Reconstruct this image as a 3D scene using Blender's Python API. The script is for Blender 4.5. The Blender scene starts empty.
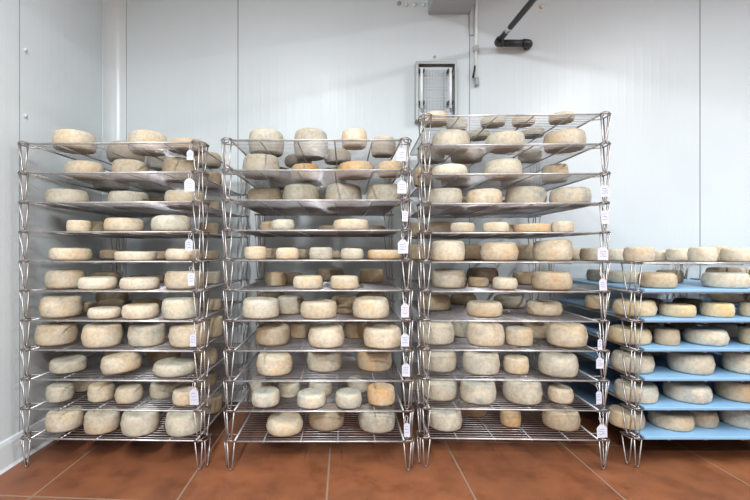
import bpy, bmesh, math, random
from mathutils import Vector, Matrix, noise

scene = bpy.context.scene
C = scene.collection
PI = math.pi

# ------------------------------------------------------------------ camera
cam_d = bpy.data.cameras.new('camera')
cam_d.sensor_width = 36.0
cam_d.lens = 410.0 / 750.0 * 36.0
cam_d.shift_x = 31.0 / 750.0
cam_d.shift_y = 1.0 / 750.0
cam_d.clip_start = 0.02
cam = bpy.data.objects.new('camera', cam_d)
cam.location = (0, 0, 0.885)
cam.rotation_euler = (PI / 2, 0, 0)
C.objects.link(cam)
scene.camera = cam

# ------------------------------------------------------------------ world, light, exposure
world = bpy.data.worlds.new('world')
scene.world = world
world.use_nodes = True
world.node_tree.nodes['Background'].inputs['Color'].default_value = (0.9, 0.95, 1.0, 1)
world.node_tree.nodes['Background'].inputs['Strength'].default_value = 0.3

scene.view_settings.view_transform = 'Standard'
scene.view_settings.look = 'None'
scene.view_settings.exposure = 0.06
scene.view_settings.gamma = 1.0
scene.view_settings.use_curve_mapping = False
scene.cycles.max_bounces = 8
scene.cycles.diffuse_bounces = 5
scene.cycles.glossy_bounces = 4
scene.cycles.sample_clamp_indirect = 4.0
scene.cycles.caustics_reflective = False
scene.cycles.caustics_refractive = False

LAMPS = [(2.5, 0.25, 2.60, 0.06, 1.5, 100.0), (-0.35, -0.25, 2.60, 0.12, 1.5, 112.0), (0.7, -1.5, 2.60, 1.5, 0.12, 98.0)]  # first is the ceiling tube; the other two are unseen, added as fill
for (x, y, z, sx, sy, w) in LAMPS:
    ld = bpy.data.lights.new('tube_and_fill_light', 'AREA')
    ld.shape = 'RECTANGLE'
    ld.size, ld.size_y = sx, sy
    ld.energy = w
    ld.color = (0.93, 0.975, 1.0)
    lo = bpy.data.objects.new('tube_and_fill_light', ld)
    lo.location = (x, y, z - 0.03)
    C.objects.link(lo)


# ------------------------------------------------------------------ helpers
def link_mesh(name, bm, mat, parent=None, smooth=True):
    me = bpy.data.meshes.new(name)
    bm.normal_update()
    bm.to_mesh(me)
    bm.free()
    for p in me.polygons:
        p.use_smooth = smooth
    me.materials.append(mat)
    o = bpy.data.objects.new(name, me)
    C.objects.link(o)
    if parent is not None:
        o.parent = parent
    return o


def box(bm, x0, x1, y0, y1, z0, z1, bev=0.0):
    m = Matrix.Translation(((x0 + x1) / 2, (y0 + y1) / 2, (z0 + z1) / 2)) @ Matrix.Diagonal((x1 - x0, y1 - y0, z1 - z0, 1))
    r = bmesh.ops.create_cube(bm, size=1.0, matrix=m)
    if bev > 0:
        vs = set(r['verts'])
        es = [e for e in bm.edges if e.verts[0] in vs and e.verts[1] in vs]
        bmesh.ops.bevel(bm, geom=es, offset=bev, segments=2, affect='EDGES', profile=0.5)


def tube(bm, pts, r, seg=6, caps=True):
    pts = [Vector(p) for p in pts]
    rings = []
    n = len(pts)
    up = None
    for i, p in enumerate(pts):
        if i == 0:
            t = pts[1] - p
        elif i == n - 1:
            t = p - pts[i - 1]
        else:
            t = (pts[i + 1] - p).normalized() + (p - pts[i - 1]).normalized()
        t.normalize()
        if up is None:
            a = Vector((0, 0, 1)) if abs(t.z) < 0.9 else Vector((0, 1, 0))
            u = t.cross(a).normalized()
        else:
            u = (up - t * up.dot(t)).normalized()
        up = u
        v = t.cross(u)
        ring = [bm.verts.new(p + (u * math.cos(2 * PI * k / seg) + v * math.sin(2 * PI * k / seg)) * r) for k in range(seg)]
        rings.append(ring)
    for a, b in zip(rings, rings[1:]):
        for k in range(seg):
            bm.faces.new((a[k], a[(k + 1) % seg], b[(k + 1) % seg], b[k]))
    if caps:
        bm.faces.new(rings[0][::-1])
        bm.faces.new(rings[-1])


def tag(o, label, cat, group=None):
    o['label'] = label
    o['category'] = cat
    if group:
        o['group'] = group
    return o


def struct(o):
    o['kind'] = 'structure'
    return o


def empty(name, loc, rz=0.0):
    o = bpy.data.objects.new(name, None)
    o.empty_display_size = 0.05
    o.location = loc
    o.rotation_euler = (0, 0, rz)
    C.objects.link(o)
    return o


# ------------------------------------------------------------------ materials
def new_mat(name, color=(0.8, 0.8, 0.8), rough=0.5, metal=0.0):
    m = bpy.data.materials.new(name)
    m.use_nodes = True
    b = m.node_tree.nodes['Principled BSDF']
    b.inputs['Base Color'].default_value = (*color, 1)
    b.inputs['Roughness'].default_value = rough
    b.inputs['Metallic'].default_value = metal
    return m, m.node_tree.nodes, m.node_tree.links, b


def ramp(nodes, stops, interp='LINEAR'):
    r = nodes.new('ShaderNodeValToRGB')
    r.color_ramp.interpolation = interp
    el = r.color_ramp.elements
    while len(el) > 1:
        el.remove(el[0])
    el[0].position = stops[0][0]
    el[0].color = (*stops[0][1], 1)
    for p, c in stops[1:]:
        e = el.new(p)
        e.color = (*c, 1)
    return r


def mix(nodes, links, fac, a, b):
    n = nodes.new('ShaderNodeMix')
    n.data_type = 'RGBA'
    if isinstance(fac, float):
        n.inputs[0].default_value = fac
    else:
        links.new(fac, n.inputs[0])
    for s, i in ((a, 6), (b, 7)):
        if isinstance(s, tuple):
            n.inputs[i].default_value = (*s, 1)
        else:
            links.new(s, n.inputs[i])
    return n.outputs[2]


def panel_material(name, axis, col=(0.635, 0.682, 0.70)):
    """painted sandwich panel with fine vertical ribs"""
    m, N, L, b = new_mat(name, col, 0.40)
    geo = N.new('ShaderNodeNewGeometry')
    sep = N.new('ShaderNodeSeparateXYZ')
    L.new(geo.outputs['Position'], sep.inputs[0])
    wv = N.new('ShaderNodeMath'); wv.operation = 'MULTIPLY'; wv.inputs[1].default_value = 2 * PI / 0.05
    L.new(sep.outputs[axis], wv.inputs[0])
    sn = N.new('ShaderNodeMath'); sn.operation = 'SINE'
    L.new(wv.outputs[0], sn.inputs[0])
    pw = N.new('ShaderNodeMath'); pw.operation = 'SMOOTH_MAX'; pw.inputs[1].default_value = 0.6; pw.inputs[2].default_value = 0.3
    L.new(sn.outputs[0], pw.inputs[0])
    bump = N.new('ShaderNodeBump')
    bump.inputs['Strength'].default_value = 0.12
    bump.inputs['Distance'].default_value = 0.004
    L.new(pw.outputs[0], bump.inputs['Height'])
    L.new(bump.outputs[0], b.inputs['Normal'])
    nz = N.new('ShaderNodeTexNoise'); nz.inputs['Scale'].default_value = 2.2; nz.inputs['Detail'].default_value = 3
    L.new(geo.outputs['Position'], nz.inputs['Vector'])
    r = ramp(N, [(0.3, tuple(c * 0.97 for c in col)), (0.7, tuple(min(1, c * 1.02) for c in col))])
    L.new(nz.outputs['Fac'], r.inputs[0])
    L.new(r.outputs[0], b.inputs['Base Color'])
    r2 = ramp(N, [(0.3, (0.34,) * 3), (0.7, (0.48,) * 3)])
    L.new(nz.outputs['Fac'], r2.inputs[0])
    L.new(r2.outputs[0], b.inputs['Roughness'])
    return m


M_back = panel_material('wall_panel', 0)
M_left = panel_material('wall_panel_side', 1)
M_white, _, _, _ = new_mat('white_paint', (0.70, 0.74, 0.75), 0.45)
M_cove, _, _, _ = new_mat('cove_plastic', (0.66, 0.695, 0.70), 0.3)
M_seam, _, _, _ = new_mat('panel_seam', (0.30, 0.32, 0.33), 0.6)
M_skirt, _, _, _ = new_mat('skirting', (0.66, 0.70, 0.72), 0.4)


def floor_material():
    m, N, L, b = new_mat('terracotta_tiles', (0.3, 0.1, 0.05), 0.4)
    geo = N.new('ShaderNodeNewGeometry')
    sep = N.new('ShaderNodeSeparateXYZ')
    L.new(geo.outputs['Position'], sep.inputs[0])

    def math_(op, a, v=None, v2=None):
        n = N.new('ShaderNodeMath'); n.operation = op
        if isinstance(a, float):
            n.inputs[0].default_value = a
        else:
            L.new(a, n.inputs[0])
        if v is not None:
            if isinstance(v, float):
                n.inputs[1].default_value = v
            else:
                L.new(v, n.inputs[1])
        if v2 is not None:
            n.inputs[2].default_value = v2
        return n.outputs[0]
    P = 0.531
    gx = math_('MULTIPLY_ADD', sep.outputs[0], 1 / P, (1.124 + 20 * P) / P)
    ysk = math_('MULTIPLY_ADD', sep.outputs[0], 0.06, -1.475 + 1.09 * 0.06 + 20 * P)
    yy = math_('ADD', sep.outputs[1], ysk)
    gy = math_('MULTIPLY', yy, 1 / P)
    fx = math_('FRACT', gx); fy = math_('FRACT', gy)
    dx = math_('ABSOLUTE', math_('SUBTRACT', fx, 0.5))
    dy = math_('ABSOLUTE', math_('SUBTRACT', fy, 0.5))
    dm = math_('MAXIMUM', dx, dy)
    grout = N.new('ShaderNodeMapRange')
    grout.inputs[1].default_value = 0.4915; grout.inputs[2].default_value = 0.4945
    L.new(dm, grout.inputs[0])
    comb = N.new('ShaderNodeCombineXYZ')
    L.new(math_('FLOOR', gx), comb.inputs[0]); L.new(math_('FLOOR', gy), comb.inputs[1])
    wn = N.new('ShaderNodeTexWhiteNoise'); wn.noise_dimensions = '2D'
    L.new(comb.outputs[0], wn.inputs['Vector'])
    base = ramp(N, [(0.0, (0.195, 0.068, 0.030)), (0.5, (0.22, 0.077, 0.033)), (1.0, (0.25, 0.092, 0.039))])
    L.new(wn.outputs['Value'], base.inputs[0])
    nz = N.new('ShaderNodeTexNoise'); nz.inputs['Scale'].default_value = 7; nz.inputs['Detail'].default_value = 6; nz.inputs['Roughness'].default_value = 0.65
    L.new(geo.outputs['Position'], nz.inputs['Vector'])
    mott = ramp(N, [(0.3, (0.55, 0.50, 0.46)), (0.5, (1, 1, 1)), (0.72, (1.35, 1.35, 1.2))])
    L.new(nz.outputs['Fac'], mott.inputs[0])
    mul = N.new('ShaderNodeMix'); mul.data_type = 'RGBA'; mul.blend_type = 'MULTIPLY'; mul.inputs[0].default_value = 0.9
    L.new(base.outputs[0], mul.inputs[6]); L.new(mott.outputs[0], mul.inputs[7])
    # grimy dark film
    nz2 = N.new('ShaderNodeTexNoise'); nz2.inputs['Scale'].default_value = 2.6; nz2.inputs['Detail'].default_value = 4
    L.new(geo.outputs['Position'], nz2.inputs['Vector'])
    r2 = ramp(N, [(0.45, (0, 0, 0)), (0.75, (0.5, 0.5, 0.5))])
    L.new(nz2.outputs['Fac'], r2.inputs[0])
    dirt = mix(N, L, r2.outputs[0], mul.outputs[2], (0.13, 0.058, 0.032))
    col = mix(N, L, grout.outputs[0], dirt, (0.25, 0.165, 0.115))
    L.new(col, b.inputs['Base Color'])
    rr = N.new('ShaderNodeMapRange'); rr.inputs[3].default_value = 0.30; rr.inputs[4].default_value = 0.55
    L.new(nz.outputs['Fac'], rr.inputs[0])
    L.new(rr.outputs[0], b.inputs['Roughness'])
    bump = N.new('ShaderNodeBump'); bump.inputs['Strength'].default_value = 0.35; bump.inputs['Distance'].default_value = 0.004
    hh = math_('SUBTRACT', math_('MULTIPLY', nz.outputs['Fac'], 0.25), grout.outputs[0])
    L.new(hh, bump.inputs['Height'])
    L.new(bump.outputs[0], b.inputs['Normal'])
    return m


M_floor = floor_material()


def steel_material(name, col, rough, metal=1.0):
    m, N, L, b = new_mat(name, col, rough, metal)
    tc = N.new('ShaderNodeTexCoord')
    nz = N.new('ShaderNodeTexNoise'); nz.inputs['Scale'].default_value = 60; nz.inputs['Detail'].default_value = 2
    L.new(tc.outputs['Object'], nz.inputs['Vector'])
    r = ramp(N, [(0.35, tuple(c * 0.8 for c in col)), (0.6, col)])
    L.new(nz.outputs['Fac'], r.inputs[0])
    L.new(r.outputs[0], b.inputs['Base Color'])
    return m


M_steel = steel_material('stainless_wire', (0.47, 0.455, 0.47), 0.34, 0.85)
M_frame = steel_material('stainless_frame', (0.62, 0.60, 0.59), 0.38, 0.75)
M_leg = steel_material('stainless_leg_wire', (0.40, 0.365, 0.35), 0.40, 0.9)
M_galv, _, _, _ = new_mat('grey_sheet_metal', (0.46, 0.49, 0.48), 0.45, 0.2)
M_alu, _, _, _ = new_mat('aluminium_strip', (0.55, 0.57, 0.58), 0.4, 0.3)
M_black, _, _, _ = new_mat('black_plastic', (0.018, 0.018, 0.02), 0.38)
M_blackpipe, _, _, _ = new_mat('black_pipe_plastic', (0.022, 0.022, 0.024), 0.42)
M_tube, _, _, _ = new_mat('white_glass_tube', (0.85, 0.87, 0.88), 0.2)
M_net, _, _, _ = new_mat('grid_wire', (0.55, 0.58, 0.60), 0.4, 0.3)
M_netback, _, _, _ = new_mat('pale_back_sheet', (0.60, 0.64, 0.67), 0.5)
M_paper, _, _, _ = new_mat('tag_paper', (0.56, 0.56, 0.63), 0.8)
M_ink, _, _, _ = new_mat('blue_ink', (0.16, 0.18, 0.45), 0.7)
M_string, _, _, _ = new_mat('white_string', (0.72, 0.70, 0.68), 0.9)
M_grey, _, _, _ = new_mat('grey_plastic', (0.35, 0.37, 0.38), 0.5)
M_duct, _, _, _ = new_mat('duct_sheet', (0.42, 0.44, 0.45), 0.5)
M_screw, _, _, _ = new_mat('screw_cap', (0.72, 0.72, 0.68), 0.4)
M_yellow, _, _, _ = new_mat('yellowed_plug', (0.75, 0.66, 0.50), 0.6)
M_label, _, _, _ = new_mat('pipe_sticker', (0.62, 0.62, 0.60), 0.6)


def blue_material():
    m, N, L, b = new_mat('blue_plastic', (0.16, 0.36, 0.66), 0.42)
    tc = N.new('ShaderNodeTexCoord')
    nz = N.new('ShaderNodeTexNoise'); nz.inputs['Scale'].default_value = 5; nz.inputs['Detail'].default_value = 4
    L.new(tc.outputs['Object'], nz.inputs['Vector'])
    r = ramp(N, [(0.35, (0.21, 0.385, 0.58)), (0.65, (0.25, 0.43, 0.63))])
    L.new(nz.outputs['Fac'], r.inputs[0])
    L.new(r.outputs[0], b.inputs['Base Color'])
    return m


M_blue = blue_material()


def rind_material(name, base, warm, mold, mold_amt, warm_amt, top=0.0):
    base, warm, mold = (tuple(c * k for c, k in zip(v, (0.87, 0.85, 0.81))) for v in (base, warm, mold))
    m, N, L, b = new_mat('rind_' + name, base, 0.85)
    tc = N.new('ShaderNodeTexCoord')
    oi = N.new('ShaderNodeObjectInfo')
    off = N.new('ShaderNodeVectorMath'); off.operation = 'MULTIPLY_ADD'
    cb = N.new('ShaderNodeCombineXYZ')
    for k in range(3):
        L.new(oi.outputs['Random'], cb.inputs[k])
    L.new(cb.outputs[0], off.inputs[0])
    off.inputs[1].default_value = (31.0, 57.0, 13.0)
    L.new(tc.outputs['Object'], off.inputs[2])

    def noise_(scale, detail, rough=0.6):
        n = N.new('ShaderNodeTexNoise'); n.inputs['Scale'].default_value = scale
        n.inputs['Detail'].default_value = detail; n.inputs['Roughness'].default_value = rough
        L.new(off.outputs[0], n.inputs['Vector'])
        return n.outputs['Fac']
    n1 = noise_(11, 4); n2 = noise_(17, 5, 0.7); n3 = noise_(70, 4, 0.7)
    r1 = ramp(N, [(0.44, (0, 0, 0)), (0.66, (warm_amt,) * 3)])
    L.new(n1, r1.inputs[0])
    c1 = mix(N, L, r1.outputs[0], base, warm)
    r2 = ramp(N, [(0.46, (0, 0, 0)), (0.64, (mold_amt,) * 3)])
    # mould grows thickest on the upper face of the wheel
    sp = N.new('ShaderNodeSeparateXYZ')
    L.new(tc.outputs['Normal'], sp.inputs[0])
    up = N.new('ShaderNodeMapRange'); up.inputs[1].default_value = 0.5; up.inputs[2].default_value = 0.9
    up.inputs[4].default_value = top
    L.new(sp.outputs[2], up.inputs[0])
    sm = N.new('ShaderNodeMath'); sm.operation = 'ADD'
    L.new(n2, sm.inputs[0]); L.new(up.outputs[0], sm.inputs[1])
    L.new(sm.outputs[0], r2.inputs[0])
    c2 = mix(N, L, r2.outputs[0], c1, mold)
    # pale powdery bloom in fine speckles
    r3 = ramp(N, [(0.36, (0.86, 0.84, 0.82)), (0.5, (1, 1, 1)), (0.7, (1.12, 1.12, 1.12))])
    L.new(n3, r3.inputs[0])
    mul = N.new('ShaderNodeMix'); mul.data_type = 'RGBA'; mul.blend_type = 'MULTIPLY'; mul.inputs[0].default_value = 1.0
    L.new(c2, mul.inputs[6]); L.new(r3.outputs[0], mul.inputs[7])
    # each wheel a touch lighter or darker
    hs = N.new('ShaderNodeHueSaturation')
    mr = N.new('ShaderNodeMapRange'); mr.inputs[3].default_value = 0.90; mr.inputs[4].default_value = 1.08
    L.new(oi.outputs['Random'], mr.inputs[0])
    L.new(mr.outputs[0], hs.inputs['Value'])
    L.new(mul.outputs[2], hs.inputs['Color'])
    L.new(hs.outputs[0], b.inputs['Base Color'])
    bump = N.new('ShaderNodeBump'); bump.inputs['Strength'].default_value = 0.55; bump.inputs['Distance'].default_value = 0.004
    ad = N.new('ShaderNodeMath'); ad.operation = 'MULTIPLY_ADD'; ad.inputs[1].default_value = 0.45
    L.new(n3, ad.inputs[0]); L.new(n2, ad.inputs[2])
    L.new(ad.outputs[0], bump.inputs['Height'])
    L.new(bump.outputs[0], b.inputs['Normal'])
    b.inputs['Specular IOR Level'].default_value = 0.2
    return m


RIND = {
    'c': rind_material('cream', (0.68, 0.60, 0.48), (0.62, 0.46, 0.28), (0.50, 0.48, 0.42), 0.65, 0.8, 0.02),
    'w': rind_material('pale', (0.74, 0.68, 0.57), (0.66, 0.50, 0.32), (0.60, 0.58, 0.50), 0.4, 0.5),
    'g': rind_material('grey', (0.62, 0.58, 0.49), (0.56, 0.46, 0.32), (0.45, 0.45, 0.40), 0.75, 0.55, 0.05),
    't': rind_material('tan', (0.55, 0.46, 0.34), (0.50, 0.33, 0.18), (0.40, 0.37, 0.30), 0.55, 0.7),
    'b': rind_material('bluish', (0.64, 0.59, 0.49), (0.62, 0.49, 0.33), (0.40, 0.44, 0.43), 0.85, 0.5, 0.08),
    'o': rind_material('orange', (0.66, 0.52, 0.36), (0.68, 0.40, 0.16), (0.50, 0.42, 0.32), 0.35, 0.95),
    'd': rind_material('brown', (0.38, 0.31, 0.23), (0.34, 0.23, 0.13), (0.27, 0.25, 0.20), 0.6, 0.6),  # brown deepened beyond the rind itself: shade between trays put into its colour
    'y': rind_material('yellow', (0.68, 0.58, 0.40), (0.66, 0.46, 0.20), (0.52, 0.52, 0.48), 0.55, 0.8),
}
WORD = {'c': 'cream', 'w': 'pale', 'g': 'grey', 't': 'tan', 'b': 'bluish grey', 'o': 'orange-tinged', 'd': 'brown', 'y': 'yellowish'}

# ------------------------------------------------------------------ room shell
XL, XR, YB, YF, ZC = -1.374, 4.4, 2.42, -5.0, 2.65
CR = 0.08


def slab(name, a, mat):
    bm = bmesh.new()
    box(bm, *a)
    return struct(link_mesh(name, bm, mat, smooth=False))


slab('floor', (XL - 0.1, XR + 0.1, YF - 0.1, YB + 0.1, -0.1, 0.0), M_floor)
slab('ceiling', (XL - 0.1, XR + 0.1, YF - 0.1, YB + 0.1, ZC, ZC + 0.1), M_white)
slab('wall_back', (XL, XR, YB, YB + 0.1, 0.0, ZC), M_back)
slab('wall_left', (XL - 0.1, XL, YF, YB + 0.1, 0.0, ZC), M_left)
slab('wall_right', (XR, XR + 0.1, YF, YB + 0.1, 0.0, ZC), M_left)
slab('wall_front', (XL, XR, YF - 0.1, YF, 0.0, ZC), M_back)

# rounded hygiene cove in the corner
bm = bmesh.new()
cx, cy = XL + CR, YB - CR
prof = [(XL + 0.0006, cy - 0.012)]
for k in range(13):
    a = PI - k / 12 * PI / 2
    prof.append((cx + (CR - 0.001) * math.cos(a), cy + (CR - 0.001) * math.sin(a)))
prof.append((cx + 0.012, YB - 0.0006))
lo = [bm.verts.new((x, y, 0)) for x, y in prof]
hi = [bm.verts.new((x, y, ZC)) for x, y in prof]
corner = [bm.verts.new((XL, YB, 0)), bm.verts.new((XL, YB, ZC))]
for k in range(len(prof) - 1):
    bm.faces.new((lo[k], lo[k + 1], hi[k + 1], hi[k]))
bm.faces.new((lo[0], hi[0], corner[1], corner[0]))
bm.faces.new((lo[-1], corner[0], corner[1], hi[-1]))
bmesh.ops.recalc_face_normals(bm, faces=bm.faces)
struct(link_mesh('trim_1', bm, M_cove))

# panel joints
for i, (px, z0) in enumerate(((238, 0.0), (469.5, 0.0), (700, 0.0))):
    X = (px - 344) * YB / 410
    bm = bmesh.new()
    box(bm, X - 0.0028, X + 0.0028, YB - 0.0012, YB + 0.001, z0, ZC)
    struct(link_mesh('trim_%d' % (i + 2), bm, M_seam, smooth=False))
bm = bmesh.new()
box(bm, XL - 0.001, XL + 0.0012, 1.733, 1.737, 0.0, ZC)
struct(link_mesh('trim_5', bm, M_seam, smooth=False))

# coved skirting kerbs
bm = bmesh.new()
prof = [(0, 0), (0.016, 0), (0.010, 0.012), (0.008, 0.10), (0.005, 0.115), (0, 0.12)]
a = [bm.verts.new((XL + x, YF, z)) for x, z in prof]
b_ = [bm.verts.new((XL + x, YB - CR * 0.5, z)) for x, z in prof]
for k in range(len(prof)):
    k2 = (k + 1) % len(prof)
    bm.faces.new((a[k], a[k2], b_[k2], b_[k]))
bm.faces.new(a[::-1]); bm.faces.new(b_)
bmesh.ops.recalc_face_normals(bm, faces=bm.faces)
struct(link_mesh('baseboard_left', bm, M_skirt, smooth=False))
bm = bmesh.new()
prof = [(0, 0), (0.016, 0), (0.010, 0.012), (0.008, 0.10), (0.005, 0.115), (0, 0.12)]
a = [bm.verts.new((XL + CR * 0.5, YB - x, z)) for x, z in prof]
b_ = [bm.verts.new((XR, YB - x, z)) for x, z in prof]
for k in range(len(prof)):
    k2 = (k + 1) % len(prof)
    bm.faces.new((a[k], a[k2], b_[k2], b_[k]))
bm.faces.new(a[::-1]); bm.faces.new(b_)
bmesh.ops.recalc_face_normals(bm, faces=bm.faces)
struct(link_mesh('baseboard_back', bm, M_skirt, smooth=False))

# ------------------------------------------------------------------ stackable wire trays
HALF, DEPTH, PITCH, ZB = 0.338, 0.686, 0.1208, 0.1185


def collar_pts(sx, sy):
    pass


def make_tray(foot=0.0090):
    root = empty('wire_rack_tray', (0, 0, 0))
    Z = PITCH
    bm = bmesh.new()
    n = 29
    for i in range(n):
        y = 0.022 + i * (DEPTH - 0.044) / (n - 1)
        tube(bm, [(-HALF, y, Z), (HALF, y, Z)], 0.0015, 5)
    link_mesh('wire_grid', bm, M_steel, root)
    bm = bmesh.new()
    for x in (-0.226, -0.075, 0.075, 0.226):
        tube(bm, [(x, 0.0, Z - 0.005), (x, DEPTH, Z - 0.005)], 0.0029, 6)
    link_mesh('cross_bars', bm, M_steel, root)
    bm = bmesh.new()
    for y in (0.0, DEPTH):
        tube(bm, [(-HALF - 0.008, y, Z), (HALF + 0.008, y, Z)], 0.0036, 8)
    for s in (-1, 1):
        tube(bm, [(s * (HALF + 0.004), 0.0, Z - 0.001), (s * (HALF + 0.004), DEPTH, Z - 0.001)], 0.0040, 8)
    link_mesh('frame', bm, M_frame, root)
    for sx in (-1, 1):
        for sy in (0, 1):
            def P(x, y, z):
                return (sx * x, y if sy == 0 else DEPTH - y, z)
            bm = bmesh.new()
            r = 0.0028
            zt, zb = Z, foot
            # hairpin in the front plane
            tube(bm, [P(0.340, -0.002, zt), P(0.350, 0, zb + 0.012), P(0.352, 0, zb + 0.003), P(0.357, 0, zb), P(0.362, 0, zb + 0.003), P(0.364, 0, zb + 0.012), P(0.370, -0.002, zt)], r, 6)
            # hairpin in the side plane
            tube(bm, [P(0.380, -0.001, zt), P(0.376, 0.018, zb + 0.012), P(0.376, 0.022, zb + 0.003), P(0.377, 0.026, zb), P(0.379, 0.030, zb + 0.003), P(0.380, 0.034, zb + 0.012), P(0.384, 0.054, zt)], r, 6)
            # bent collar holding both hairpins, raised lip above it
            tube(bm, [P(0.338, -0.004, zt + 0.001), P(0.375, -0.004, zt + 0.001), P(0.383, 0.002, zt + 0.001), P(0.386, 0.014, zt + 0.001), P(0.387, 0.058, zt + 0.001), P(0.382, 0.064, zt), P(0.340, 0.068, zt - 0.002)], 0.0028, 6)
            tube(bm, [P(0.338, -0.005, zt + 0.002), P(0.350, -0.010, zt + 0.007), P(0.366, -0.010, zt + 0.007), P(0.378, -0.004, zt + 0.002)], 0.0022, 6)
            tube(bm, [P(0.352, -0.004, zt - 0.004), P(0.362, 0.03, zt), P(0.384, 0.05, zt)], 0.0022, 6)
            link_mesh('leg', bm, M_leg, root)
    return root


def copy_thing(root):
    r = root.copy()
    C.objects.link(r)
    for ch in list(root.children):
        c = ch.copy()
        C.objects.link(c)
        c.parent = r
        c.matrix_parent_inverse = ch.matrix_parent_inverse
    return r


STACKS = {1: (-0.946, 1.665, -0.03, 11), 2: (-0.106, 1.650, 0.0, 11), 3: (0.694, 1.67, -0.03, 12), 4: (1.554, 1.674, 0.0, 7), 5: (2.345, 1.70, 0.0, 7)}
RACK = {1: 'left rack', 2: 'second rack', 3: 'tallest rack', 4: 'blue-shelved rack', 5: 'cut-off far-right rack'}
NTH = ['', 'first', 'second', 'third', 'fourth', 'fifth', 'sixth', 'seventh', 'eighth', 'ninth', 'tenth', 'eleventh', 'twelfth']


def nth(k, n):
    return 'top' if k == 1 else ('bottom' if k == n else NTH[k])


def shelf_phrase(k, n):
    return {1: 'top tray', n: 'bottom tray'}.get(k, NTH[k] + ' tray down')


proto = make_tray()
floor_proto = make_tray(0.0053)
used = set()
jit = random.Random(4)
SPITCH = {1: 0.1205, 2: 0.1213, 3: 0.1200, 4: 0.1194, 5: 0.1194}
LEAN = {1: 0.010, 2: 0.011, 3: -0.006, 4: 0.0, 5: 0.0}
for s, (cx, y0, rot, n) in STACKS.items():
    SP = SPITCH[s]
    for t in range(1, n + 1):
        cxt = cx + LEAN[s] * ((t - 1) / (n - 1) - 0.5)
        src = floor_proto if t == n else proto
        o = copy_thing(src) if src.name in used else src
        used.add(src.name)
        o.location = (cxt + jit.uniform(-0.0015, 0.0015), y0, ZB + SP * (n - t) - PITCH)
        o.rotation_euler = (0, 0, rot)
        if t == 1:
            pl = 'stainless wire tray, topmost of the %s' % RACK[s]
        elif t == n:
            pl = 'stainless wire tray standing on the floor, bottom of the %s' % RACK[s]
        else:
            pl = 'stainless wire tray on V-shaped legs, %s from the top of the %s' % (NTH[t], RACK[s])
        tag(o, pl, 'rack tray', 'stacked wire trays of the %s' % RACK[s])
        if s >= 4 and t > 1:
            bm = bmesh.new()
            box(bm, -HALF + 0.002, HALF - 0.002, -0.012, DEPTH - 0.004, 0.0, 0.0100, 0.0025)
            box(bm, -HALF + 0.004, HALF - 0.004, -0.0125, -0.0062, -0.0025, 0.0080, 0.0015)
            sh = link_mesh('plastic_sheet', bm, M_blue, smooth=False)
            sh.location = (cx, y0, ZB + SP * (n - t) + 0.0041)
            sh.rotation_euler = (0, 0, rot)
            tag(sh, 'light blue plastic sheet lying on the %s of the %s' % (shelf_phrase(t, n), RACK[s]), 'plastic sheet', 'blue plastic sheets')


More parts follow.
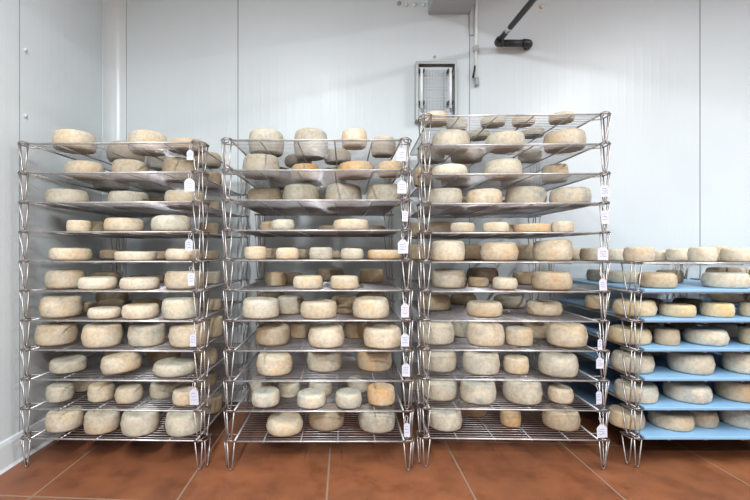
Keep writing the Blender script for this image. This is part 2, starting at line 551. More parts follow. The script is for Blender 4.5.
# ------------------------------------------------------------------ cheeses
# (rack, tray, row, x, y, z, radius, height, colour, tilt in degrees)
CHEESES = [
(1, 1, 'f', -1.19, 1.814, 1.3273, 0.0846, 0.0789, 'c', 0),
(1, 1, 'f', -0.887, 1.857, 1.3273, 0.0825, 0.0883, 'c', 0),
(1, 1, 'f', -0.701, 1.828, 1.3273, 0.0811, 0.0447, 't', 0),
(1, 1, 'b', -1.086, 2.045, 1.3273, 0.088, 0.0903, 't', 0),
(1, 1, 'b', -1.009, 2.213, 1.3273, 0.054, 0.0759, 'g', 0),
(1, 1, 'b', -0.716, 2.153, 1.3273, 0.0722, 0.0671, 't', 0),
(1, 2, 'f', -1.156, 1.833, 1.2068, 0.0793, 0.0738, 'c', 0),
(1, 2, 'f', -0.968, 1.862, 1.2068, 0.0785, 0.0807, 'c', 0),
(1, 2, 'f', -0.752, 1.888, 1.2068, 0.0808, 0.0954, 't', 0),
(1, 2, 'b', -1.22, 2.15, 1.2068, 0.0866, 0.0676, 't', 0),
(1, 2, 'b', -1.017, 2.197, 1.2068, 0.0778, 0.0785, 'g', 0),
(1, 2, 'b', -0.689, 2.102, 1.2068, 0.0609, 0.0788, 't', 0),
(1, 3, 'f', -1.234, 1.833, 1.0863, 0.0865, 0.0691, 'g', 0),
(1, 3, 'f', -0.986, 1.879, 1.0863, 0.0863, 0.0673, 'g', 0),
(1, 3, 'f', -0.712, 1.834, 1.0863, 0.0854, 0.065, 'c', 0),
(1, 3, 'b', -1.006, 2.226, 1.0863, 0.0667, 0.091, 't', 0),
(1, 3, 'b', -0.712, 2.173, 1.0863, 0.0579, 0.0636, 't', 0),
(1, 4, 'f', -1.128, 1.746, 0.9658, 0.0465, 0.0491, 'c', 0),
(1, 4, 'f', -0.944, 1.763, 0.9658, 0.0795, 0.0585, 'c', 0),
(1, 4, 'f', -0.74, 1.76, 0.9658, 0.082, 0.0685, 'g', 0),
(1, 4, 'b', -1.237, 2.022, 0.9658, 0.0547, 0.0651, 't', 0),
(1, 4, 'b', -0.676, 2.056, 0.9658, 0.0524, 0.0602, 't', 0),
(1, 5, 'f', -1.179, 1.771, 0.8453, 0.0808, 0.0515, 'c', 0),
(1, 5, 'f', -0.896, 1.765, 0.8453, 0.0824, 0.0379, 'w', 0),
(1, 5, 'f', -0.689, 1.761, 0.8453, 0.0747, 0.0494, 'c', 0),
(1, 5, 'b', -1.164, 2.045, 0.8453, 0.0498, 0.0459, 't', 0),
(1, 5, 'b', -0.91, 2.018, 0.8453, 0.0583, 0.0384, 't', 0),
(1, 5, 'b', -0.67, 2.051, 0.8453, 0.0475, 0.0409, 't', 0),
(1, 6, 'f', -1.218, 1.796, 0.7248, 0.0779, 0.0787, 'c', 0),
(1, 6, 'f', -1.048, 1.746, 0.7248, 0.0748, 0.0495, 'w', 0),
(1, 6, 'f', -0.869, 1.745, 0.7248, 0.0786, 0.0478, 'w', 0),
(1, 6, 'f', -0.691, 1.779, 0.7248, 0.0828, 0.0755, 'c', 0),
(1, 6, 'b', -1.229, 2.115, 0.7248, 0.0691, 0.0519, 't', 0),
(1, 6, 'b', -1.006, 2.102, 0.7248, 0.0809, 0.0381, 't', 0),
(1, 6, 'b', -0.648, 2.024, 0.7248, 0.0414, 0.0604, 'g', 0),
(1, 7, 'f', -1.224, 1.777, 0.6043, 0.082, 0.0847, 'c', 0),
(1, 7, 'f', -1.012, 1.735, 0.6043, 0.0639, 0.0415, 'w', 0),
(1, 7, 'f', -0.862, 1.74, 0.6043, 0.0741, 0.0547, 'c', 0),
(1, 7, 'f', -0.692, 1.738, 0.6043, 0.0767, 0.0817, 'b', 0),
(1, 7, 'b', -1.184, 1.904, 0.6043, 0.0355, 0.045, 't', 0),
(1, 7, 'b', -1.124, 1.979, 0.6043, 0.0587, 0.043, 't', 0),
(1, 7, 'b', -1.229, 2.174, 0.6043, 0.0784, 0.0707, 'd', 0),
(1, 7, 'b', -0.942, 1.958, 0.6043, 0.0667, 0.0516, 't', 0),
(1, 7, 'b', -0.625, 1.951, 0.6043, 0.043, 0.0542, 't', 0),
(1, 8, 'f', -1.255, 1.791, 0.4838, 0.0822, 0.0848, 'c', 0),
(1, 8, 'f', -1.031, 1.752, 0.4838, 0.0798, 0.0919, 'c', 0),
(1, 8, 'f', -0.852, 1.776, 0.4838, 0.078, 0.0869, 'b', 0),
(1, 8, 'f', -0.667, 1.762, 0.4838, 0.0799, 0.0878, 'c', 0),
(1, 8, 'b', -0.622, 1.935, 0.4838, 0.0539, 0.092, 't', 0),
(1, 9, 'f', -1.209, 1.801, 0.3633, 0.0716, 0.0509, 'g', 0),
(1, 9, 'f', -0.945, 1.749, 0.3633, 0.0804, 0.0761, 'c', 8),
(1, 9, 'f', -0.727, 1.764, 0.3633, 0.0893, 0.0495, 'g', 0),
(1, 9, 'b', -1.076, 1.963, 0.3633, 0.0629, 0.0553, 't', 0),
(1, 9, 'b', -0.861, 1.959, 0.3633, 0.0765, 0.0643, 'd', 0),
(1, 9, 'b', -0.643, 1.905, 0.3633, 0.055, 0.068, 't', 0),
(1, 10, 'f', -1.229, 1.776, 0.2428, 0.0534, 0.0644, 'g', 0),
(1, 10, 'f', -1.205, 1.909, 0.2428, 0.0511, 0.0595, 't', 0),
(1, 10, 'f', -1.053, 1.782, 0.2428, 0.0542, 0.0668, 'c', 0),
(1, 10, 'f', -0.924, 1.763, 0.2428, 0.0561, 0.0613, 'c', 0),
(1, 10, 'f', -0.804, 1.822, 0.2428, 0.0569, 0.0627, 'g', 0),
(1, 10, 'f', -0.673, 1.742, 0.2428, 0.0535, 0.0548, 'c', 0),
(1, 10, 'b', -0.806, 1.946, 0.2428, 0.0613, 0.0556, 'g', 0),
(1, 10, 'b', -0.673, 1.966, 0.2428, 0.0612, 0.0585, 't', 0),
(1, 11, 'f', -1.209, 1.777, 0.1223, 0.0734, 0.0773, 'c', 0),
(1, 11, 'f', -1.035, 1.757, 0.1223, 0.0701, 0.0779, 'c', 0),
(1, 11, 'f', -0.865, 1.744, 0.1223, 0.0771, 0.0864, 'g', 0),
(1, 11, 'f', -0.678, 1.745, 0.1223, 0.078, 0.0863, 'g', 0),
(1, 11, 'b', -0.644, 1.964, 0.1223, 0.0614, 0.0734, 't', 0),
(2, 1, 'f', -0.364, 1.923, 1.3353, 0.084, 0.1071, 'g', 0),
(2, 1, 'f', 0.045, 1.788, 1.3353, 0.0578, 0.0736, 'c', 0),
(2, 1, 'b', -0.244, 2.178, 1.3353, 0.0739, 0.0541, 'd', 0),
(2, 1, 'b', -0.16, 1.99, 1.3353, 0.0848, 0.13, 'g', 0),
(2, 1, 'b', -0.033, 2.103, 1.3353, 0.0692, 0.0624, 'g', 0),
(2, 1, 'b', 0.186, 1.947, 1.3353, 0.0602, 0.0859, 'c', 0),
(2, 2, 'f', -0.372, 1.843, 1.214, 0.0836, 0.0966, 'g', 0),
(2, 2, 'f', 0.052, 1.844, 1.214, 0.0831, 0.0637, 'o', 0),
(2, 2, 'f', 0.204, 1.816, 1.214, 0.0572, 0.0633, 'o', 0),
(2, 2, 'b', -0.332, 2.147, 1.214, 0.0646, 0.101, 'd', 0),
(2, 2, 'b', -0.181, 1.915, 1.214, 0.0685, 0.074, 'o', 0),
(2, 2, 'b', -0.052, 2.148, 1.214, 0.0628, 0.101, 'g', 0),
(2, 3, 'f', 0.185, 1.898, 1.0927, 0.0828, 0.0961, 'g', 0),
(2, 3, 'b', -0.378, 1.967, 1.0927, 0.0847, 0.0887, 't', 0),
(2, 3, 'b', -0.202, 1.942, 1.0927, 0.0859, 0.1008, 'g', 0),
(2, 3, 'b', -0.072, 2.257, 1.0927, 0.0747, 0.101, 't', 0),
(2, 3, 'b', -0.002, 1.94, 1.0927, 0.0875, 0.101, 'g', 0),
(2, 4, 'f', -0.257, 1.73, 0.9714, 0.0501, 0.0461, 'b', 0),
(2, 4, 'f', 0.029, 1.747, 0.9714, 0.0773, 0.0453, 'c', 0),
(2, 4, 'b', -0.342, 1.895, 0.9714, 0.0455, 0.0481, 't', 0),
(2, 4, 'b', -0.061, 2.016, 0.9714, 0.0663, 0.0384, 'd', 0),
(2, 4, 'b', 0.148, 2.029, 0.9714, 0.0592, 0.0372, 'd', 0),
(2, 5, 'f', -0.37, 1.718, 0.8501, 0.0477, 0.0527, 'c', 0),
(2, 5, 'f', -0.237, 1.719, 0.8501, 0.0492, 0.0485, 'c', 0),
(2, 5, 'f', -0.096, 1.72, 0.8501, 0.0502, 0.0506, 'g', 0),
(2, 5, 'f', 0.034, 1.72, 0.8501, 0.0503, 0.0464, 'g', 0),
(2, 5, 'f', 0.173, 1.754, 0.8501, 0.0745, 0.0402, 'o', 0),
(2, 5, 'b', -0.365, 1.947, 0.8501, 0.0467, 0.0493, 't', 0),
(2, 5, 'b', -0.214, 1.952, 0.8501, 0.052, 0.0431, 't', 0),
(2, 5, 'b', -0.043, 1.978, 0.8501, 0.0482, 0.036, 't', 0),
(2, 6, 'f', -0.31, 1.869, 0.7288, 0.0495, 0.0603, 't', 0),
(2, 6, 'f', -0.151, 1.717, 0.7288, 0.0632, 0.0529, 'c', 0),
(2, 6, 'f', 0.002, 1.715, 0.7288, 0.0606, 0.0529, 'c', 0),
(2, 6, 'b', -0.245, 1.968, 0.7288, 0.0476, 0.0524, 'd', 0),
(2, 6, 'b', -0.074, 2.174, 0.7288, 0.0742, 0.0659, 'd', 0),
(2, 6, 'b', 0.14, 2.056, 0.7288, 0.065, 0.0658, 't', 0),
(2, 7, 'f', -0.35, 1.733, 0.6075, 0.0786, 0.0781, 'g', 0),
(2, 7, 'f', -0.24, 1.841, 0.6075, 0.0645, 0.0761, 'g', 0),
(2, 7, 'f', -0.107, 1.732, 0.6075, 0.0779, 0.0677, 'c', 0),
(2, 7, 'f', 0.002, 1.857, 0.6075, 0.0611, 0.0738, 't', 0),
(2, 7, 'f', 0.113, 1.733, 0.6075, 0.0794, 0.0801, 'c', 0),
(2, 7, 'b', -0.382, 2.16, 0.6075, 0.07, 0.0627, 'd', 0),
(2, 7, 'b', 0.145, 2.161, 0.6075, 0.0815, 0.0611, 'd', 0),
(2, 8, 'f', -0.308, 1.785, 0.4862, 0.0771, 0.0762, 't', 0),
(2, 8, 'f', -0.075, 1.741, 0.4862, 0.0795, 0.0809, 'c', 0),
(2, 8, 'f', 0.162, 1.735, 0.4862, 0.081, 0.0804, 'c', 0),
(2, 8, 'b', -0.205, 1.91, 0.4862, 0.0556, 0.066, 't', 0),
(2, 8, 'b', 0.056, 1.909, 0.4862, 0.0605, 0.0672, 't', 0),
(2, 9, 'f', -0.298, 1.761, 0.3649, 0.0783, 0.0814, 'c', 0),
(2, 9, 'f', -0.086, 1.817, 0.3649, 0.0792, 0.0817, 'g', 0),
(2, 9, 'f', 0.136, 1.83, 0.3649, 0.0778, 0.0823, 't', 0),
(2, 10, 'f', -0.329, 1.723, 0.2436, 0.0598, 0.0591, 'b', 0),
(2, 10, 'f', -0.245, 1.83, 0.2436, 0.0508, 0.0618, 'g', 0),
(2, 10, 'f', -0.136, 1.714, 0.2436, 0.0604, 0.054, 'b', 0),
(2, 10, 'f', -0.105, 1.846, 0.2436, 0.055, 0.0622, 'g', 0),
(2, 10, 'f', 0.019, 1.71, 0.2436, 0.0563, 0.0581, 'b', 0),
(2, 10, 'f', 0.158, 1.745, 0.2436, 0.0604, 0.0682, 'o', 0),
(2, 10, 'b', -0.379, 1.896, 0.2436, 0.0544, 0.0545, 'g', 0),
(2, 10, 'b', 0.069, 1.897, 0.2436, 0.0555, 0.0545, 'g', 0),
(2, 11, 'f', -0.252, 1.746, 0.1223, 0.0789, 0.0591, 'c', 0),
(2, 11, 'f', -0.077, 1.799, 0.1223, 0.081, 0.0779, 't', 0),
(2, 11, 'f', 0.142, 1.78, 0.1223, 0.0811, 0.0814, 'g', 0),
(3, 1, 'f', 0.403, 1.811, 1.4423, 0.0571, 0.0491, 'c', 0),
(3, 1, 'f', 0.524, 1.904, 1.4423, 0.0492, 0.0549, 'g', 0),
(3, 1, 'f', 0.663, 1.826, 1.4423, 0.0544, 0.036, 'g', 0),
(3, 1, 'f', 0.795, 1.816, 1.4423, 0.0497, 0.0382, 'c', 0),
(3, 1, 'f', 0.942, 1.776, 1.4423, 0.0517, 0.036, 'c', 0),
(3, 1, 'b', 0.663, 2.037, 1.4423, 0.059, 0.036, 'g', 0),
(3, 1, 'b', 0.92, 2.003, 1.4423, 0.0555, 0.036, 'g', 0),
(3, 2, 'f', 0.47, 1.804, 1.3223, 0.0834, 0.0834, 'g', 0),
(3, 2, 'f', 0.697, 1.776, 1.3223, 0.0816, 0.0669, 'g', 0),
(3, 2, 'f', 0.958, 1.783, 1.3223, 0.0849, 0.0785, 'c', 0),
(3, 2, 'b', 0.428, 2.017, 1.3223, 0.0674, 0.0689, 'g', 0),
(3, 2, 'b', 0.601, 2.005, 1.3223, 0.0796, 0.0575, 't', 0),
(3, 2, 'b', 0.91, 2.007, 1.3223, 0.0535, 0.0552, 'g', 0),
(3, 3, 'f', 0.457, 1.781, 1.2023, 0.0777, 0.0497, 'w', 0),
(3, 3, 'f', 0.693, 1.791, 1.2023, 0.0808, 0.0749, 'g', 0),
(3, 3, 'f', 0.969, 1.884, 1.2023, 0.0572, 0.0749, 'c', 0),
(3, 3, 'b', 0.39, 2.014, 1.2023, 0.0506, 0.0925, 't', 0),
(3, 3, 'b', 0.553, 2.027, 1.2023, 0.0715, 0.0612, 't', 0),
(3, 3, 'b', 0.863, 2.059, 1.2023, 0.074, 0.067, 'g', 0),
(3, 4, 'f', 0.441, 1.802, 1.0823, 0.0789, 0.0739, 'g', 0),
(3, 4, 'f', 0.614, 1.802, 1.0823, 0.079, 0.0695, 'c', 0),
(3, 4, 'f', 0.815, 1.84, 1.0823, 0.0861, 0.0854, 'b', 0),
(3, 4, 'f', 0.98, 1.778, 1.0823, 0.0815, 0.0738, 'b', 0),
(3, 4, 'b', 0.557, 2.079, 1.0823, 0.0783, 0.0631, 't', 0),
(3, 4, 'b', 0.875, 2.078, 1.0823, 0.0793, 0.0629, 't', 0),
(3, 5, 'f', 0.505, 1.747, 0.9623, 0.0512, 0.0418, 'c', 0),
(3, 5, 'f', 0.646, 1.747, 0.9623, 0.0549, 0.0436, 'c', 0),
(3, 5, 'f', 0.811, 1.772, 0.9623, 0.0746, 0.0377, 'o', 0),
(3, 5, 'f', 0.926, 1.738, 0.9623, 0.0439, 0.048, 'w', 0),
(3, 5, 'b', 0.369, 2.046, 0.9623, 0.0442, 0.0612, 't', 0),
(3, 5, 'b', 0.455, 1.957, 0.9623, 0.0581, 0.0611, 't', 0),
(3, 5, 'b', 0.819, 2.018, 0.9623, 0.0479, 0.0515, 'y', 0),
(3, 6, 'f', 0.448, 1.772, 0.8423, 0.0743, 0.0866, 'c', 0),
(3, 6, 'f', 0.669, 1.771, 0.8423, 0.0795, 0.0801, 'c', 0),
(3, 6, 'f', 0.902, 1.775, 0.8423, 0.0804, 0.0887, 'c', 0),
(3, 6, 'b', 0.375, 2.038, 0.8423, 0.0562, 0.0763, 't', 0),
(3, 6, 'b', 0.625, 2.044, 0.8423, 0.0691, 0.0738, 't', 0),
(3, 6, 'b', 0.881, 2.032, 0.8423, 0.0636, 0.0761, 't', 0),
(3, 7, 'f', 0.47, 1.844, 0.7223, 0.0751, 0.0809, 'g', 0),
(3, 7, 'f', 0.618, 1.891, 0.7223, 0.0482, 0.0426, 't', 0),
(3, 7, 'f', 0.689, 1.757, 0.7223, 0.0518, 0.0498, 'c', 0),
(3, 7, 'f', 0.885, 1.749, 0.7223, 0.0804, 0.0754, 't', 0),
(3, 7, 'b', 0.727, 2.156, 0.7223, 0.0821, 0.0738, 'd', 0),
(3, 7, 'b', 0.904, 2.034, 0.7223, 0.0657, 0.0588, 't', 0),
(3, 8, 'f', 0.618, 1.807, 0.6023, 0.0771, 0.0608, 'c', 0),
(3, 8, 'f', 0.893, 1.832, 0.6023, 0.0752, 0.0595, 'c', 0),
(3, 8, 'b', 0.44, 2.0, 0.6023, 0.0778, 0.0691, 't', 0),
(3, 8, 'b', 0.635, 2.188, 0.6023, 0.0717, 0.0519, 'd', 0),
(3, 8, 'b', 0.837, 2.076, 0.6023, 0.0774, 0.0602, 'g', 0),
(3, 9, 'f', 0.407, 1.819, 0.4823, 0.0822, 0.0918, 'g', 0),
(3, 9, 'f', 0.615, 1.785, 0.4823, 0.0802, 0.0893, 'c', 0),
(3, 9, 'f', 0.758, 1.776, 0.4823, 0.0567, 0.0715, 'c', 0),
(3, 9, 'f', 0.958, 1.765, 0.4823, 0.0812, 0.0891, 'c', 0),
(3, 9, 'b', 0.572, 1.949, 0.4823, 0.0616, 0.0781, 'g', 0),
(3, 9, 'b', 0.906, 1.932, 0.4823, 0.0661, 0.0725, 't', 0),
(3, 10, 'f', 0.42, 1.828, 0.3623, 0.0812, 0.0864, 'g', 0),
(3, 10, 'f', 0.595, 1.783, 0.3623, 0.0783, 0.0866, 'g', 0),
(3, 10, 'f', 0.746, 1.778, 0.3623, 0.053, 0.0659, 'c', 0),
(3, 10, 'f', 0.912, 1.749, 0.3623, 0.0784, 0.0872, 'g', 0),
(3, 11, 'f', 0.422, 1.817, 0.2423, 0.0798, 0.0815, 'g', 0),
(3, 11, 'f', 0.578, 1.771, 0.2423, 0.0759, 0.0869, 'b', 0),
(3, 11, 'f', 0.769, 1.771, 0.2423, 0.0811, 0.0931, 'g', 0),
(3, 11, 'f', 0.929, 1.76, 0.2423, 0.0512, 0.0609, 'c', 0),
(3, 11, 'b', 0.341, 1.919, 0.2423, 0.0461, 0.0504, 'd', 0),
(3, 12, 'f', 0.44, 1.793, 0.1223, 0.0758, 0.0736, 'g', 0),
(3, 12, 'f', 0.733, 1.806, 0.1223, 0.0447, 0.073, 'o', 0),
(3, 12, 'f', 0.948, 1.795, 0.1223, 0.0773, 0.0757, 't', 0),
(3, 12, 'b', 0.608, 1.936, 0.1223, 0.0675, 0.0628, 't', 0),
(4, 1, 'f', 1.26, 1.752, 0.8387, 0.0581, 0.0632, 'c', 0),
(4, 1, 'f', 1.534, 1.755, 0.8387, 0.0507, 0.0624, 'w', 0),
(4, 1, 'f', 1.723, 1.895, 0.8387, 0.0513, 0.0682, 'y', 0),
(4, 1, 'f', 1.692, 1.763, 0.8387, 0.0589, 0.0601, 'w', 0),
(4, 1, 'b', 1.205, 2.183, 0.8387, 0.0489, 0.0624, 'c', 0),
(4, 1, 'b', 1.23, 2.031, 0.8387, 0.0572, 0.0615, 'b', 0),
(4, 1, 'b', 1.336, 2.026, 0.8387, 0.0474, 0.0562, 'w', 0),
(4, 1, 'b', 1.539, 2.004, 0.8387, 0.0349, 0.0483, 'w', 0),
(4, 1, 'b', 1.564, 1.921, 0.8387, 0.0472, 0.0585, 'w', 0),
(4, 2, 'f', 1.334, 1.747, 0.7298, 0.0694, 0.0627, 't', 0),
(4, 2, 'f', 1.636, 1.76, 0.7298, 0.0816, 0.0627, 'b', 0),
(4, 2, 'b', 1.347, 2.167, 0.7298, 0.0583, 0.0576, 'b', 0),
(4, 2, 'b', 1.375, 2.028, 0.7298, 0.0797, 0.0557, 'b', 0),
(4, 2, 'b', 1.611, 2.03, 0.7298, 0.0562, 0.0621, 'd', 0),
(4, 2, 'b', 1.799, 1.944, 0.7298, 0.0695, 0.0777, 'd', 0),
(4, 3, 'f', 1.25, 1.766, 0.6104, 0.08, 0.0657, 'y', 0),
(4, 3, 'f', 1.415, 1.742, 0.6104, 0.0643, 0.05, 'y', 0),
(4, 3, 'f', 1.578, 1.735, 0.6104, 0.0573, 0.0567, 'y', 0),
(4, 3, 'f', 1.731, 1.73, 0.6104, 0.0522, 0.0567, 'y', 0),
(4, 3, 'b', 1.217, 1.97, 0.6104, 0.0551, 0.0606, 'y', 0),
(4, 3, 'b', 1.505, 2.046, 0.6104, 0.0723, 0.0373, 't', 0),
(4, 3, 'b', 1.706, 2.035, 0.6104, 0.0608, 0.036, 'd', 0),
(4, 4, 'f', 1.238, 1.779, 0.491, 0.0809, 0.0642, 'y', 0),
(4, 4, 'f', 1.369, 1.74, 0.491, 0.0458, 0.0653, 't', 0),
(4, 4, 'f', 1.547, 1.755, 0.491, 0.077, 0.0642, 'b', 0),
(4, 4, 'f', 1.757, 1.899, 0.491, 0.0527, 0.0618, 'g', 0),
(4, 4, 'f', 1.745, 1.738, 0.491, 0.0568, 0.0725, 'y', 0),
(4, 4, 'b', 1.503, 2.063, 0.491, 0.0691, 0.036, 't', 0),
(4, 4, 'b', 1.7, 2.07, 0.491, 0.0663, 0.036, 'd', 0),
(4, 5, 'f', 1.245, 1.771, 0.3716, 0.0806, 0.0785, 'g', 0),
(4, 5, 'f', 1.486, 1.76, 0.3716, 0.0819, 0.083, 'g', 0),
(4, 5, 'f', 1.709, 1.753, 0.3716, 0.0718, 0.0868, 'b', 0),
(4, 5, 'b', 1.528, 2.077, 0.3716, 0.0734, 0.036, 'd', 0),
(4, 5, 'b', 1.74, 2.07, 0.3716, 0.0656, 0.036, 'g', 0),
(4, 6, 'f', 1.254, 1.763, 0.2522, 0.0812, 0.0703, 'b', 0),
(4, 6, 'f', 1.473, 1.762, 0.2522, 0.0839, 0.0703, 'b', 0),
(4, 6, 'f', 1.698, 1.766, 0.2522, 0.0806, 0.081, 't', 0),
(4, 6, 'b', 1.518, 2.078, 0.2522, 0.0736, 0.036, 't', 0),
(4, 6, 'b', 1.72, 2.07, 0.2522, 0.066, 0.036, 'g', 0),
(4, 7, 'f', 1.222, 1.777, 0.1328, 0.0695, 0.0671, 'c', 0),
(4, 7, 'f', 1.413, 1.775, 0.1328, 0.0812, 0.0594, 'c', 0),
(4, 7, 'f', 1.556, 1.786, 0.1328, 0.0582, 0.065, 't', 0),
(4, 7, 'f', 1.732, 1.79, 0.1328, 0.0767, 0.0783, 'b', 0),
(4, 7, 'b', 1.53, 2.073, 0.1328, 0.0691, 0.036, 'g', 0),
(4, 7, 'b', 1.72, 2.076, 0.1328, 0.0624, 0.036, 't', 0),
(5, 2, 'f', 2.115, 2.011, 0.7298, 0.0981, 0.0705, 't', 0),
(5, 2, 'b', 2.116, 2.239, 0.7298, 0.0955, 0.0698, 'g', 0),
(5, 3, 'f', 2.116, 2.028, 0.6104, 0.0882, 0.0593, 'd', 0),
(5, 3, 'b', 2.105, 2.231, 0.6104, 0.0894, 0.0644, 't', 0),
(5, 4, 'f', 2.11, 2.025, 0.491, 0.0896, 0.0744, 't', 0),
(5, 4, 'b', 2.103, 2.232, 0.491, 0.0899, 0.0709, 't', 0),
(5, 5, 'f', 2.114, 2.029, 0.3716, 0.0902, 0.0744, 'd', 0),
(5, 5, 'b', 2.119, 2.231, 0.3716, 0.0985, 0.0608, 't', 0),
(5, 6, 'f', 2.122, 2.022, 0.2522, 0.092, 0.0713, 'b', 0),
(5, 6, 'b', 2.103, 2.223, 0.2522, 0.0916, 0.0622, 'g', 0),
(5, 7, 'f', 2.111, 2.03, 0.1328, 0.0938, 0.0691, 'g', 0),
(5, 7, 'b', 2.106, 2.234, 0.1328, 0.0888, 0.0621, 't', 0)
]


def cheese_mesh(R, H, rng):
    bm = bmesh.new()
    seg = 30
    cr = min(0.34 * H, 0.26 * R) * rng.uniform(0.75, 1.1)      # edge rounding
    bulge = rng.uniform(0.03, 0.07) * H
    R1 = R - bulge
    prof = [(0.35 * R1, 0.0), (0.7 * R1, 0.0), (R1 - cr * 0.62, 0.0)]
    cb = cr * 0.62
    for k in range(1, 4):
        a = -PI / 2 + k / 3 * PI / 2 * 0.95
        prof.append((R1 - cb + cb * math.cos(a), cb + cb * math.sin(a)))
    prof.append((R1 + bulge, H * 0.48))
    for k in range(5):
        a = k / 4 * PI / 2
        prof.append((R1 - cr + cr * math.cos(a), H - cr + cr * math.sin(a)))
    dome = rng.uniform(-0.02, 0.03) * H
    prof += [(0.62 * (R1 - cr), H + dome * 0.6), (0.3 * (R1 - cr), H + dome)]
    off = Vector((rng.uniform(-50, 50), rng.uniform(-50, 50), 0))
    el = rng.uniform(0.985, 1.0)
    ea = rng.uniform(0, PI)
    slope = rng.uniform(-0.05, 0.05)
    sa = rng.uniform(0, 2 * PI)

    def shape(r, z, a):
        q = Vector((math.cos(a) * 1.1, math.sin(a) * 1.1, z / R)) + off
        f = 1.010 - 0.026 * (0.5 + 0.5 * noise.noise(q * 1.3)) - 0.010 * noise.noise(q * 3.7)
        f *= 1.0 - (1.0 - el) * (0.5 + 0.5 * math.cos(2 * (a - ea)))
        f = min(f, 1.012)
        zz = z * (1.0 + slope * (r / R) * math.cos(a - sa)) if z > 0.02 * H else z
        if z > 0.3 * H:
            zz += 0.018 * R * noise.noise(q * 1.9 + Vector((9, 9, r / R * 2)))
        return Vector((r * f * math.cos(a), r * f * math.sin(a), zz))
    rings = []
    for r, z in prof:
        rings.append([bm.verts.new(shape(r, z, 2 * PI * k / seg)) for k in range(seg)])
    for a, b in zip(rings, rings[1:]):
        for k in range(seg):
            bm.faces.new((a[k], a[(k + 1) % seg], b[(k + 1) % seg], b[k]))
    bc = bm.verts.new((0, 0, 0))
    tc = bm.verts.new((0, 0, sum(v.co.z for v in rings[-1]) / seg))
    for k in range(seg):
        bm.faces.new((rings[0][(k + 1) % seg], rings[0][k], bc))
        bm.faces.new((rings[-1][k], rings[-1][(k + 1) % seg], tc))
    return bm


from collections import Counter
row_n = Counter((c[0], c[1], c[2]) for c in CHEESES)
seen = Counter()
for i, (s, t, row, x, y, z, R, H, col, tilt) in enumerate(CHEESES):
    rng = random.Random(100 + i)
    o = link_mesh('cheese_wheel', cheese_mesh(R, H, rng), RIND[col])
    o.location = (x, y, z)
    if tilt:
        o.rotation_euler = (math.radians(-3), math.radians(-tilt), 0)
        o.location.z += R * math.sin(math.radians(tilt)) * 0.9
    key = (s, t, row)
    seen[key] += 1
    k, m = seen[key], row_n[key]
    rowname = 'front row' if row == 'f' else 'back row'
    if m == 1:
        pos = 'alone in %s' % rowname
    elif k == 1:
        pos = 'leftmost in %s' % rowname
    elif k == m:
        pos = 'rightmost in %s' % rowname
    else:
        pos = '%s from left in %s' % (NTH[k], rowname)
    size = 'flat ' if H < 0.52 * 2 * R * 0.62 else ('small ' if R < 0.066 else '')
    w = WORD[col]
    n = STACKS[s][3]
    lab = '%s%s cheese wheel, %s, %s, %s' % (size, w, pos, shelf_phrase(t, n), RACK[s])
    tag(o, lab, 'cheese', 'ageing cheese wheels')

# ------------------------------------------------------------------ paper tags
TAGS = [
(1, 2, -0.6193, 1.6434, 1.1496, 0.0401, 0.0521, 1.203),
(1, 1, -0.6173, 1.6434, 1.2698, 0.0281, 0.0401, 1.3235),
(1, 5, -0.6213, 1.6435, 0.9091, 0.0321, 0.0481, 0.8415),
(1, 6, -0.6132, 1.6433, 0.7728, 0.024, 0.0521, 0.721),
(1, 8, -0.6051, 1.643, 0.5283, 0.024, 0.0521, 0.48),
(1, 10, -0.6011, 1.6429, 0.3, 0.0361, 0.0641, 0.239),
(2, 1, 0.2305, 1.638, 1.2705, 0.036, 0.0519, 1.3315),
(2, 2, 0.2317, 1.638, 1.1407, 0.036, 0.0519, 1.2102),
(2, 3, 0.2437, 1.638, 1.0248, 0.024, 0.0439, 1.0889),
(2, 4, 0.2357, 1.638, 0.903, 0.04, 0.0559, 0.9676),
(2, 6, 0.2437, 1.638, 0.6473, 0.032, 0.0559, 0.725),
(2, 7, 0.2437, 1.638, 0.5294, 0.032, 0.0519, 0.6037),
(2, 8, 0.2477, 1.638, 0.4096, 0.032, 0.0519, 0.4824),
(2, 10, 0.2517, 1.638, 0.1699, 0.024, 0.0559, 0.2398),
(3, 3, 1.0484, 1.6469, 1.1272, 0.0362, 0.0482, 1.1985),
(3, 4, 1.0484, 1.6469, 1.0216, 0.0321, 0.0562, 1.0785),
(3, 5, 1.0405, 1.6472, 0.875, 0.0402, 0.0522, 0.9585),
(3, 6, 1.0405, 1.6472, 0.7504, 0.0321, 0.0482, 0.8385),
(3, 8, 1.0287, 1.6475, 0.5093, 0.0201, 0.0442, 0.5985),
(3, 9, 1.0271, 1.6476, 0.4349, 0.0281, 0.0442, 0.4785),
(3, 10, 1.0248, 1.6477, 0.2963, 0.0241, 0.0522, 0.3585),
(3, 11, 1.0366, 1.6473, 0.1618, 0.0442, 0.0522, 0.2385)
]
tn = Counter()
